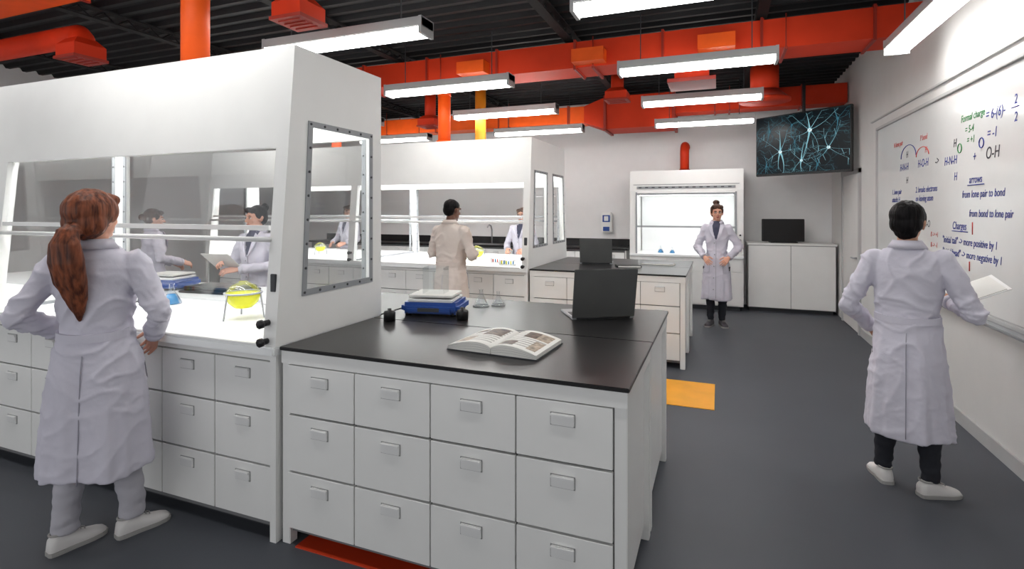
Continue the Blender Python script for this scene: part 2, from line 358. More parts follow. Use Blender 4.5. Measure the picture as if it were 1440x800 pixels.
def bolts(b,x,pts,r=.007):
    for y,z in pts: b.cyl((x,y,z),(x+.006,y,z),r,'dark',n=8)
def lerp(a,c,t): return (a[0]+(c[0]-a[0])*t,a[1]+(c[1]-a[1])*t)
def shrink(q,d):
    cy=sum(p[0] for p in q)/4; cz=sum(p[1] for p in q)/4
    return [(p[0]+(d if p[0]<cy else -d),p[1]+(d if p[1]<cz else -d)) for p in q]
def hood(x0,x1,y0,y1,double,posts):
    b=B(); zt=2.5; zf=1.97; w=.975
    def fr(z): return y0-.015+.13*(z-w)/1.525
    def bk(z): return (y1+.015-.13*(z-w)/1.525) if double else y1
    ym=(y0+y1)/2
    b.box(x0+.03,x1-.04,y0+.03,y1-.03,.06,.92,'gap'); b.box(x0+.01,x1-.015,y0+.02,y1-.02,.893,.93,'white')
    b.box(x1-.035,x1-.02,y0+.01,y1-.01,.05,.93,'white'); b.box(x0+.002,x0+.035,y0+.01,y1-.01,.05,.93,'white')
    b.box(x0+.1,x1-.1,y0+.1,y1-.1,0,.06,'dark')
    b.box(x1-.05,x1-.012,y0+.0,y0+.04,0,.93,'white')
    drawers(b,cols(x1-.04,x0),y0+.03,-1)
    drawers(b,cols(x1-.04,x0),y1-.03,1)
    b.box(x0-.01,x1,y0-.03,y1+(.03 if double else 0),.93,w,'work',.006)
    for xa,xb,xs in ((x1-.04,x1,x1),(x0,x0+.04,x0-.006)):
        if double: quads=[[(fr(w),w),(ym,w),(ym,zt),(fr(zt),zt)],[(ym,w),(bk(w),w),(bk(zt),zt),(ym,zt)]]
        else: quads=[[(fr(w),w),(bk(w),w),(bk(zt),zt),(fr(zt),zt)]]
        for q in quads:
            inn=[lerp(q[0],q[3],.15),lerp(q[1],q[2],.15),lerp(q[1],q[2],.75),lerp(q[0],q[3],.75)]
            inn=[(inn[0][0]+.16,inn[0][1]),(inn[1][0]-.10,inn[1][1]),(inn[2][0]-.10,inn[2][1]),(inn[3][0]+.13,inn[3][1])]
            b.ring(q,inn,xa,xb,'white')
            i2=shrink(inn,.028); o2=shrink(inn,-.004)
            b.ring(o2,i2,xs,xs+.006,'gray')
            b.prism(shrink(inn,-.002),(xa+xb)/2-.003,(xa+xb)/2+.003,'glass')
            mid=shrink(inn,.012)
            for i in range(4):
                n=7 if i%2 else 5
                bolts(b,xs+.004,[lerp(mid[i],mid[(i+1)%4],k/n) for k in range(n)])
    zr=2.1 if not double else zf
    b.prism([(fr(zf),zf),(fr(zt),zt),(fr(zt)+.04,zt),(fr(zf)+.04,zf)],x0+.04,x1-.04,'white')
    b.prism([(bk(zr),zr),(bk(zt),zt),(bk(zt)-.04,zt),(bk(zr)-.04,zr)],x0+.04,x1-.04,'white')
    b.box(x0+.038,x1-.038,fr(zt)+.03,bk(zt)-.03,zt-.03,zt-.002,'white')
    ps=sorted(posts+[x0+.06,x1-.06])
    for p in ps:
        wd=.05 if p in posts else .02
        b.prism([(fr(w),w),(fr(zf),zf),(fr(zf)+.06,zf),(fr(w)+.06,w)],p-wd,p+wd,'white')
        b.prism([(bk(w),w),(bk(zr),zr),(bk(zr)-.05,zr),(bk(w)-.05,w)],p-wd,p+wd,'white')
        for sd in (-1,1):
            xx=p+sd*(wd+.015)
            if xx<x0 or xx>x1: continue
            yy=bk(1.5)-.045
            b.box(xx-.015,xx+.015,yy-.01,yy,w,zr,'gray')
            for k in range(9): b.cyl((xx,yy-.014,w+.06+k*.12),(xx,yy-.008,w+.06+k*.12),.006,'dark',n=8)
        if p in posts:
            b.box(p-.02,p+.02,y0+.1,y1-.1,w,w+.02,'gray')
    for i in range(len(ps)-1):
        a,c=ps[i]+.04,ps[i+1]-.04
        yb_=bk(1.5)-.025
        if not double:
            b.box(a,c,yb_-.003,yb_+.003,w,zr,'glass')
        else:
            b.prism([(bk(1.54)-.02,1.54),(bk(zf)-.02,zf),(bk(zf)-.026,zf),(bk(1.54)-.026,1.54)],a,c,'glass')
            for z in (1.55,1.49): b.cyl((a,bk(z)-.03,z),(c,bk(z)-.03,z),.012,'metal',n=10)
        b.prism([(fr(1.54)+.02,1.54),(fr(zf)+.02,zf),(fr(zf)+.026,zf),(fr(1.54)+.026,1.54)],a,c,'glass')
        b.box(a,c,fr(1.56)+.005,fr(1.56)+.03,1.545,1.570,'handle'); b.cyl((a-.03,fr(1.49)-.01,1.50),(c+.03,fr(1.49)-.01,1.50),.013,'handle',n=10)
        b.box(a+.02,c-.02,y0+.13,y0+.22,2.28,2.32,'hlamp')
        if double: b.box(a+.02,c-.02,y1-.22,y1-.13,2.28,2.32,'hlamp')
        for sgn,yy in ((-1,y0-.03),)+(((1,y1+.03),) if double else ()):
            b.box(a,c,yy,yy-sgn*.04,w,w+.012,'handle',.003)
            for z in (1.0,1.09): 
                b.cyl((c+.045,yy-sgn*.03,z),(c+.045,yy+sgn*.015,z),.015,'blackp',n=14)
                b.cyl((c+.045,yy+sgn*.015,z),(c+.045,yy+sgn*.032,z),.022,'blackp',n=8)
    b.box(x1-.055,x1-.02,fr(1.3)-.008,fr(1.3)+.01,1.24,1.33,'dark',.003)
    b.obj('fume_hood')
hood(-7.14,-2.03,2.02,2.88,False,[-4.5])
hood(-7.14,-2.03,5.72,7.34,True,[-4.5])
b=B(); b.box(-7.1,-2.75,2.9,3.55,.93,.975,'work',.004); b.box(-2.75,-2.04,2.9,3.66,.958,.975,'black',.003)
b.box(-7.05,-2.06,2.93,3.5,.06,.945,'gap'); drawers(b,cols(-2.08,-7.05),3.5,1); b.box(-7.0,-2.1,3.0,3.4,0,.06,'dark'); b.obj('rear_lab_bench')

b=B(); b.box(-8.6,-1.50,9.45,10.08,.93,.965,'black',.003); b.box(-8.6,-1.5,10.05,10.09,.965,1.10,'black'); b.box(-8.55,-1.54,9.5,10.05,.08,.93,'gap')
b.box(-1.55,-1.53,9.48,10.05,.06,.93,'white'); drawers(b,cols(-1.56,-8.5,.45),9.5,-1); b.box(-8.5,-1.6,9.6,10.0,0,.08,'dark')
b.tube([(-4.3,9.9,.96),(-4.3,9.9,1.25),(-4.3,9.85,1.33),(-4.3,9.75,1.35),(-4.3,9.68,1.30)],.015,'metal'); b.box(-4.6,-4.0,9.55,9.85,.955,.968,'metal')
b.obj('sink_counter')
b=B(); b.box(-2.08,-1.88,9.97,10.09,1.22,1.60,'white',.02); b.box(-2.05,-1.91,9.96,9.98,1.42,1.55,'bluep',.004); b.box(-2.04,-1.92,9.955,9.975,1.25,1.33,'bluep',.004); b.box(-2.02,-1.94,9.953,9.962,1.44,1.53,'white',.004); b.obj('towel_dispenser')

def hood3():
    b=B(); x0,x1,y0,y1=-1.44,.37,9.28,10.08
    b.box(x0,x1,y0+.04,y1,.08,.86,'white'); b.box(x0,x1,y0,y1,.86,.90,'work',.004); b.box(x0+.05,x1-.05,y0+.1,y1,0,.08,'dark')
    for i in range(3):
        a=x0+.03+i*.587
        for z0,z1 in ((.1,.62),(.64,.84)): 
            b.box(a,a+.575,y0+.02,y0+.045,z0,z1,'white',.003); b.box(a+.23,a+.34,y0+.005,y0+.02,z1-.09,z1-.05,'handle',.003)
    b.box(x0,x0+.10,y0+.03,y1,.9,1.98,'white',.004); b.box(x1-.10,x1,y0+.03,y1,.9,1.98,'white',.004)
    b.box(x0+.1,x0+.125,y0+.02,y0+.05,.9,1.95,'gray'); b.box(x1-.125,x1-.1,y0+.02,y0+.05,.9,1.95,'gray')
    b.box(x0,x1,y1-.04,y1,.9,2.3,'white')
    b.prism([(y0+.03,1.93),(y0+.07,2.32),(y1,2.32),(y1,1.93)],x0,x1,'white')
    b.box(x0+.06,x1-.06,y0+.035,y0+.05,2.075,2.085,'gray')
    b.box(x0+.12,x1-.12,y0+.025,y0+.05,2.01,2.05,'gray'); 
    for i in range(14): b.box(x0+.15+i*.11,x0+.2+i*.11,y0+.02,y0+.03,2.022,2.038,'dark')
    b.box(x0+.1,x1-.1,y0+.03,y0+.06,1.90,1.935,'gray')
    b.box(x0+.125,x1-.125,y0+.06,y0+.066,1.36,1.9,'glass'); b.box(x0+.125,x1-.125,y0+.04,y0+.07,1.35,1.38,'metal')
    b.box(x0+.15,x1-.15,y0+.2,y0+.3,1.90,1.925,'hlamp2')
    b.box(x0+.12,x1-.12,y1-.10,y1-.05,.9,1.9,'work')
    for z in (1.0,1.08,1.16,1.24): b.cyl((x1-.05,y0+.03,z),(x1-.05,y0-.005,z),.014,'blackp',n=10)
    b.obj('wall_mounted_fume_hood')
    b=B(); b.tube([(-.56,9.75,2.325),(-.56,9.75,2.66),(-.56,9.79,2.74),(-.56,9.88,2.78),(-.56,10.095,2.78)],.075,'red',n=20); b.cyl((-.56,9.75,2.325),(-.56,9.75,2.36),.09,'flange'); b.obj('exhaust_duct')
hood3()
b=B(); x0,x1,y0,y1=.44,1.70,9.5,10.08
b.box(x0,x1,y0+.02,y1,.06,1.08,'white'); b.box(x0-.01,x1+.01,y0-.01,y1,1.08,1.11,'white',.003); b.box(x0+.03,x1-.03,y0+.08,y1,0,.06,'dark')
for a,c in ((x0+.01,(x0+x1)/2-.004),((x0+x1)/2+.004,x1-.01)): b.box(a,c,y0-.002,y0+.02,.07,1.07,'white',.003)
b.box(x0,x1,y0+.012,y0+.02,.06,1.08,'gap')
b.obj('storage_cabinet')
b=B(); b.box(-.32,.32,-.015,.015,.02,.39,'blackp',.006); b.box(-.30,.30,-.018,-.014,.04,.375,'black'); b.box(-.1,.1,.0,.03,0,.2,'blackp'); b.box(-.2,.2,-.10,.10,0,.02,'blackp',.003)
b.obj('computer_monitor',(.98,9.75,1.11),(0,0,.12))

# ------------------------------------------------------------ TV
def tvmat():
    m=bpy.data.materials.new('screen_neurons'); m.use_nodes=True; nt=m.node_tree; p=nt.nodes['Principled BSDF']
    p.inputs['Base Color'].default_value=(.003,.004,.006,1); p.inputs['Roughness'].default_value=.3; p.inputs['Specular IOR Level'].default_value=.2
    tc=nt.nodes.new('ShaderNodeTexCoord')
    nz=nt.nodes.new('ShaderNodeTexNoise'); nz.inputs['Scale'].default_value=6; nt.links.new(tc.outputs['Object'],nz.inputs['Vector'])
    mixv=nt.nodes.new('ShaderNodeMix'); mixv.data_type='RGBA'; mixv.inputs[0].default_value=.16
    nt.links.new(tc.outputs['Object'],mixv.inputs[6]); nt.links.new(nz.outputs['Color'],mixv.inputs[7])
    tot=None
    for sc,th,st in ((6,.02,.22),(12,.02,.12)):
        v=nt.nodes.new('ShaderNodeTexVoronoi'); v.feature='DISTANCE_TO_EDGE'; v.inputs['Scale'].default_value=sc
        nt.links.new(mixv.outputs[2],v.inputs['Vector'])
        r=nt.nodes.new('ShaderNodeMapRange'); r.inputs[1].default_value=0; r.inputs[2].default_value=th*2; r.inputs[3].default_value=st; r.inputs[4].default_value=0
        nt.links.new(v.outputs['Distance'],r.inputs[0])
        if tot is None: tot=r
        else:
            ad=nt.nodes.new('ShaderNodeMath'); ad.operation='ADD'; nt.links.new(tot.outputs[0],ad.inputs[0]); nt.links.new(r.outputs[0],ad.inputs[1]); tot=ad
    n2=nt.nodes.new('ShaderNodeTexNoise'); n2.inputs['Scale'].default_value=4.1; nt.links.new(tc.outputs['Object'],n2.inputs['Vector'])
    r2=nt.nodes.new('ShaderNodeMapRange'); r2.inputs[1].default_value=.42; r2.inputs[2].default_value=.62; nt.links.new(n2.outputs['Fac'],r2.inputs[0])
    mu=nt.nodes.new('ShaderNodeMath'); mu.operation='MULTIPLY'; nt.links.new(tot.outputs[0],mu.inputs[0]); nt.links.new(r2.outputs[0],mu.inputs[1])
    cr=nt.nodes.new('ShaderNodeValToRGB'); e=cr.color_ramp.elements; e[0].color=(.001,.004,.006,1); e[1].color=(.6,.85,.9,1)
    x=cr.color_ramp.elements.new(.35); x.color=(.04,.16,.20,1)
    nt.links.new(mu.outputs[0],cr.inputs[0]); nt.links.new(cr.outputs[0],p.inputs['Emission Color']); p.inputs['Emission Strength'].default_value=.9
    return m
M['screen']=tvmat()
M['neuron']=mat('neuron_glow',(.02,.03,.035,1),.6,emit=.75,emcol=srgb(150,212,226),spec=.1); M['soma']=mat('neuron_core',(.05,.06,.06,1),.6,emit=.95,emcol=srgb(235,250,252),spec=.1)
M['neurond']=mat('neuron_dim',(.01,.02,.025,1),.6,emit=.45,emcol=srgb(80,150,172),spec=.1)
b=B(); W,Hh=.70,.45
b.box(-W,W,-.02,.03,-Hh,Hh,'blackp',.008); b.box(-W+.02,W-.02,-.023,-.019,-Hh+.03,Hh-.02,'screen')
rr=random.Random(23)
def cl(x,z): return (max(-W+.03,min(W-.03,x)),-.0232,max(-Hh+.04,min(Hh-.03,z)))
nodes=[(.14,.17,.30,1),(-.30,-.10,.26,1),(.40,-.10,.24,1),(.02,-.25,.2,1),(-.47,.22,.18,0),(.52,.28,.16,0),(-.12,.28,.14,0),(-.52,-.3,.16,0),(.25,-.33,.14,0),(-.08,.02,.12,0)]
for (cx,cz,s,br) in nodes:
    mm='neuron' if br else 'neurond'
    b.ell((cx,-.0236,cz),.11*s,.001,.09*s,'soma' if br else mm,12,6)
    for k in range(7):
        a=k*2*math.pi/7+rr.uniform(-.3,.3); L=s*rr.uniform(.9,1.6); cv=rr.uniform(-.45,.45)
        pts=[cl(cx+math.cos(a+(q/6)*cv)*L*q/6,cz+math.sin(a+(q/6)*cv)*L*q/6) for q in range(7)]
        b.tube(pts,[(.0008,s*.055*(1-q/6)**2.2+.0022) for q in range(7)],mm,n=6)
        for q in (3,5):
            mid=pts[q]; a2=a+rr.choice((-.9,.9))
            b.tube([mid,cl(mid[0]+math.cos(a2)*.09,mid[2]+math.sin(a2)*.09)],[(.0008,.003),(.0008,.0015)],mm,n=6)
b.box(-.2,.2,.03,.06,-.2,.2,'dark'); b.cyl((.0,.075,0),(0,.075,.9),.022,'dark'); b.cyl((0,.05,0),(0,.08,0),.04,'dark')
b.obj('television',(1.10,8.63,2.61),(0,0,math.atan2(8.22-9.02,1.62-.583)))

# ------------------------------------------------------------ whiteboard
M['wb']=mat('board_gloss',srgb(232,233,232),.12,var=.01)
b=B(); ya,yb,za,zb=2.6,7.30,.90,2.60; xx=XR
b.box(xx-.02,xx-.001,ya,yb,za,zb,'trim')
b.box(xx-.024,xx-.019,ya+.04,yb-.04,za+.04,zb-.04,'wb')
for a in ((ya,ya+.04,za,zb),(yb-.04,yb,za,zb),(ya,yb,za,za+.03),(ya,yb,zb-.03,zb)): b.box(xx-.04,xx-.001,a[0],a[1],a[2],a[3],'trim',.004)
b.box(xx-.10,xx-.02,ya+.2,yb-.2,za-.02,za,'gray',.004)
wb=b.obj('whiteboard')
M['inkb']=mat('ink_blue',srgb(30,48,146),.5); M['inkg']=mat('ink_green',srgb(40,140,70),.5); M['inkr']=mat('ink_red',srgb(205,60,50),.5); M['inkk']=mat('ink_black',srgb(40,40,52),.5)
def txt(s,y,z,size,m,w=.9):
    c=bpy.data.curves.new('writing','FONT'); c.body=s; c.size=size; c.shear=.2; c.extrude=.0004; c.offset=.0005
    c.materials.append(M[m]); o=bpy.data.objects.new('writing',c); COL.objects.link(o)
    mx=Matrix(((0,0,-1,xx-.0255),(-1,0,0,y),(0,1,0,z),(0,0,0,1)))@Matrix.Diagonal((w,1,1,1))
    o.matrix_world=mx; o.parent=wb
txt('Formal charge',5.00,2.31,.075,'inkg'); txt('= 5-4',4.93,2.22,.075,'inkg'); txt('= +1',4.90,2.14,.075,'inkg')
txt('= 6-(6)-',4.60,2.27,.095,'inkb'); txt('2',4.22,2.31,.085,'inkb'); txt('2',4.22,2.20,.085,'inkb'); txt('= -1',4.58,2.14,.095,'inkb')
txt('H',5.14,2.14,.09,'inkk'); txt('H-N-H',5.32,2.01,.095,'inkb'); txt('H',5.13,1.88,.09,'inkb'); txt('+',4.80,2.00,.10,'inkb'); txt('O-H',4.60,2.0,.115,'inkk')
txt('arrows',4.86,1.845,.080,'inkb'); txt('from lone pair to bond',4.98,1.74,.077,'inkb'); txt('from bond to lone pair',4.86,1.60,.075,'inkb')
txt('Charges',5.16,1.50,.085,'inkb'); txt('"initial tail" -> more positive by 1',5.36,1.385,.077,'inkb'); txt('"initial head" -> more negative by 1',5.36,1.29,.077,'inkb')
txt('0 -> +1',5.62,1.42,.062,'inkr'); txt('0 -> -1',5.62,1.33,.062,'inkr')
txt('H-N-H',6.46,2.04,.10,'inkb'); txt('H-O-H',5.94,2.04,.10,'inkb'); txt('->',5.52,2.03,.10,'inkk'); txt('H',6.27,2.16,.09,'inkk'); txt('H',6.27,1.91,.09,'inkk')
txt('H',5.76,2.16,.08,'inkr'); txt('N lone pair',6.66,2.30,.07,'inkr'); txt('P bond',5.88,2.28,.07,'inkr')
for i,s in enumerate(('1. lone pair','attacks H','electrons','to bond','form')): txt(s,6.72,1.81-.08*i,.076,'inkb')
for i,s in enumerate(('2. breaks electrons','on leaving atom','donor')): txt(s,6.00,1.81-.08*i,.076,'inkb')
txt('H - O -H    H-O',6.15,1.50,.085,'inkk')
def stroke(pts,m,r=.0035):
    b=B(); b.tube([(xx-.0265,y,z) for y,z in pts],r,m,n=6); b.obj('pen_stroke',parent=wb)
stroke([(6.3+.22*math.cos(a)-.1,2.16+.12*math.sin(a)) for a in [k*math.pi/10 for k in range(11)]],'inkb')
stroke([(5.82+.16*math.cos(a),2.14+.08*math.sin(a)) for a in [k*math.pi/10 for k in range(11)]],'inkr')
stroke([(5.02+.035*math.cos(a),2.12+.035*math.sin(a)) for a in [k*math.pi/8 for k in range(17)]],'inkg')
stroke([(4.66+.035*math.cos(a),2.12+.035*math.sin(a)) for a in [k*math.pi/8 for k in range(17)]],'inkb')
stroke([(4.8,1.47),(4.8,1.56)],'inkr'); stroke([(4.85,1.20),(4.85,1.27)],'inkr')
stroke([(4.88,1.83),(4.62,1.83)],'inkb'); stroke([(5.16,1.485),(4.88,1.485)],'inkb'); stroke([(4.25,2.29),(4.16,2.29)],'inkb')

# ------------------------------------------------------------ bench items
T=.975
def laptop(loc,rz,w=.40,d=.29,lid=.31,name='laptop'):
    b=B()
    b.box(-w/2,w/2,0,d,0,.014,'metal',.004); b.box(-w/2+.02,w/2-.02,.03,d*.6,.0135,.016,'blackp')
    mx=Matrix.Translation((0,0,.012))@Matrix.Rotation(math.radians(12),4,'X')
    b.box(-w/2,w/2,-.005,.003,0,lid,'lid',.003,mx=mx); b.box(-w/2+.015,w/2-.015,.002,.004,.02,lid-.015,'blackp',mx=mx)
    b.cyl((-w/2+.03,0,.010),(w/2-.03,0,.010),.008,'blackp')
    b.obj(name,loc,(0,0,rz))
laptop((-.667,3.263,T),math.radians(30))
laptop((-1.43,6.55,T),math.radians(8),.40)
def balance(loc,rz,shield=True):
    b=B()
    b.box(-.19,.19,-.15,.15,.012,.085,'bluep',.022); b.box(-.15,.15,-.165,-.12,.02,.06,'bluep',.01); b.box(-.07,.07,-.168,-.16,.032,.055,'dark')
    for x in (-.15,.15):
        for y in (-.11,.11): b.cyl((x,y,0),(x,y,.02),.02,'blackp',n=12)
    b.box(-.15,.15,-.13,.13,.085,.105,'handle',.006); b.box(-.145,.145,-.125,.125,.115,.13,'paper',.004); b.cyl((0,0,.1),(0,0,.12),.03,'gray')
    if shield:
        for a in ((-.07,-.068,-.06,.06),(.068,.07,-.06,.06),(-.07,.07,-.062,-.060),(-.07,.07,.060,.062)): b.box(a[0],a[1],a[2],a[3],.13,.30,'glassf')
    b.obj('laboratory_balance',loc,(0,0,rz))
balance((-1.74,3.08,T),math.radians(12))
balance((-4.42,3.20,T),math.radians(10),False)
def knob(x,y):
    b=B(); b.lathe([(0,0),(.035,0),(.036,.05),(.03,.06),(.012,.062),(.012,.075),(.0,.076)],'blackp'); b.obj('rubber_stopper',(x,y,T))
knob(-1.87,2.74); knob(-1.47,2.93)
def funnel(x,y,c='glassw',s=1.0,z=T,liquid=None):
    b=B(); b.lathe([(0,0.002),(.055*s,0.002),(.058*s,.008*s),(.016*s,.085*s),(.014*s,.12*s),(.018*s,.125*s)],c)
    if liquid: b.lathe([(0,.004),(.053*s,.004),(.056*s,.01*s),(.026*s,.062*s),(0,.062*s)],liquid)
    else:
        b.tube([(.058*s*math.cos(k*math.pi/8),.058*s*math.sin(k*math.pi/8),.006) for k in range(16)],.003,'gray',n=6,closed=True)
    b.obj('erlenmeyer_flask',(x,y,z))
funnel(-1.55,3.38,s=.95); funnel(-1.45,3.45,s=.8)
funnel(-3.66,2.66,s=1.15,z=T,liquid='blueliq'); funnel(-3.3,6.0,s=1,liquid='blueliq'); funnel(-.95,9.6,s=1,z=.9,liquid='blueliq'); funnel(-.75,9.55,s=.9,z=.9,liquid='blueliq')
def yellowstand(x,y,s=1.0,z=T):
    b=B(); R=.10*s
    b.lathe([(0,.06*s),(.05*s,.068*s),(.085*s,.10*s),(.098*s,.14*s),(.1*s,.16*s),(0,.162*s)],'yel')
    b.tube([((R+.006)*math.cos(k*math.pi/12),(R+.006)*math.sin(k*math.pi/12),.16*s) for k in range(24)],.006*s,'metal',n=8,closed=True)
    for k in range(3):
        a=k*2*math.pi/3+.4
        b.tube([((R+.006)*math.cos(a),(R+.006)*math.sin(a),.16*s),((R+.03*s)*math.cos(a),(R+.03*s)*math.sin(a),.004)],.005*s,'metal',n=8)
    b.lathe([(.1*s,.16*s),(.085*s,.20*s),(.04*s,.22*s),(.028*s,.23*s)],'glassw')
    b.obj('round_flask_on_tripod',(x,y,z))
yellowstand(-2.76,2.47); yellowstand(-2.95,6.3,.9); yellowstand(-2.3,6.9,.8); yellowstand(-5.6,6.4,.8)
def rack(x,y,cs):
    b=B(); b.box(-.10,.10,-.03,.03,0,.01,'handle'); b.box(-.10,.10,-.03,.03,.06,.066,'handle'); b.box(-.10,-.094,-.03,.03,0,.066,'handle'); b.box(.094,.10,-.03,.03,0,.066,'handle')
    for i in range(6):
        xx_=-.075+i*.03; b.cyl((xx_,0,.012),(xx_,0,.05),.008,cs[i%len(cs)],n=10); b.cyl((xx_,0,.05),(xx_,0,.10),.0085,'glassw',n=10)
    b.obj('test_tube_rack',(x,y,T+.001))
rack(-4.05,2.62,['blueliq','inkr','yel']); rack(-2.6,6.2,['inkr','blueliq']); rack(-2.4,6.0,['yel','blueliq'])
b=B(); b.box(-.27,.27,-.16,.16,0,.02,'blackp',.006); b.box(-.25,.25,-.14,.14,.02,.05,'black',.01); b.obj('hotplate_tray',(-3.85,3.22,T),(0,0,.1))
def book(name,loc,rz):
    b=B(); D=.165; nx=24; ny=22
    def zf(t): return .012+.05*math.sqrt(max(0,math.sin(math.pi*min(1,t*.9+.05))))*(1-.55*t)
    for sd in (-1,1):
        rows=[(sd*(.002+.228*i/nx),zf(i/nx)) for i in range(nx+1)]
        b.loft([[(x,-D,z),(x,D,z),(x,D,.004),(x,-D,.004)] for x,z in rows],'paper',False)
        def cell(i,j):
            if i<2 or i>nx-3 or j<2 or j>ny-3: return 'paper'
            if sd<0:
                if j>10 and 3<=i<=13: return 'pica'
                if j<9 and i>=14: return 'picb'
                if i>=15 and j>15: return 'pica'
                return 'ptxt' if j%2 else 'paper'
            else:
                if j>12 and i>=8: return 'pica' if i<15 else 'picb'
                if j<7 and i<10: return 'pica'
                if j<11 and i>16: return 'picb'
                return 'ptxt' if j%2 else 'paper'
        for i in range(nx):
            for j in range(ny):
                y0=-D+2*D*j/ny; y1=-D+2*D*(j+1)/ny; (xa,z_a),(xb,z_b)=rows[i],rows[i+1]
                b.add([(xa,y0,z_a+.0012),(xb,y0,z_b+.0012),(xb,y1,z_b+.0012),(xa,y1,z_a+.0012)],[(0,1,2,3) if sd>0 else (3,2,1,0)],cell(i,j))
        for k in (1,2,3): 
            b.loft([[(x,-D-.0005,z*(1-k*.22)),(x,-D-.001,z*(1-k*.22)+.001)] for x,z in rows],'gray',False,cap=False)
    b.box(-.235,.235,-.17,.17,0,.004,'dark')
    b.obj(name,loc,(0,0,rz))
book('open_textbook',(-.98,2.43,T),math.radians(-4))
b=B(); b.box(-.14,.14,-.1,.1,0,.025,'blackp',.004); b.box(-.13,.13,-.105,-.1,.004,.02,'paper'); b.obj('closed_notebook',(-1.0,6.35,T),(0,0,.3))
b=B(); b.box(-.2,.2,-.07,.07,0,.015,'paper',.004); b.box(-.19,.19,-.06,.06,.015,.02,'gray'); b.obj('computer_keyboard',(-.7,6.75,T),(0,0,-.1))

# ------------------------------------------------------------ people
def interp(tab,z):
    if z>=tab[0][0]: return tab[0][1:]
    for a,c in zip(tab,tab[1:]):
        if z>=c[0]:
            t=(a[0]-z)/(a[0]-c[0]); return tuple(a[i]+(c[i]-a[i])*t for i in range(1,len(a)))
    return tab[-1][1:]
def hand(bb,wr,d,n,side,curl,mt):
    d=Vector(d).normalized(); n=Vector(n); n=(n-d*n.dot(d)).normalized(); s=d.cross(n).normalized()*side
    wr=Vector(wr)
    def ringat(t,w,h): 
        c=wr+d*t; return [c+s*(w*math.cos(2*math.pi*k/12))+n*(h*math.sin(2*math.pi*k/12)) for k in range(12)]
    bb.loft([ringat(-.05,.026,.022),ringat(0,.027,.019),ringat(.03,.036,.017),ringat(.07,.042,.015),ringat(.095,.041,.012)],mt)
    L=[.068,.077,.071,.056]
    for i in range(4):
        base=wr+d*(.088-.004*abs(i-1))+s*(.031-.0205*i)
        pts=[base]; a=0; sp=(1.5-i)*.04
        for q,fr in enumerate((.45,.32,.25)):
            a+=curl*(.7 if q==0 else .9)
            dr=(d*math.cos(a)+n*math.sin(a)+s*sp).normalized()
            pts.append(pts[-1]+dr*L[i]*fr)
        bb.tube(pts,[.0092,.0088,.008,.0068],mt,n=8,ball=True)
    b0=wr+d*.022+s*.028
    t1=(d*.62+s*.70+n*.30).normalized(); t2=(d*.85+s*.25+n*.45).normalized()
    bb.tube([b0-s*.01,b0+t1*.035,b0+t1*.035+t2*.03,b0+t1*.035+t2*.052],[.015,.0115,.010,.008],mt,n=8,ball=True)

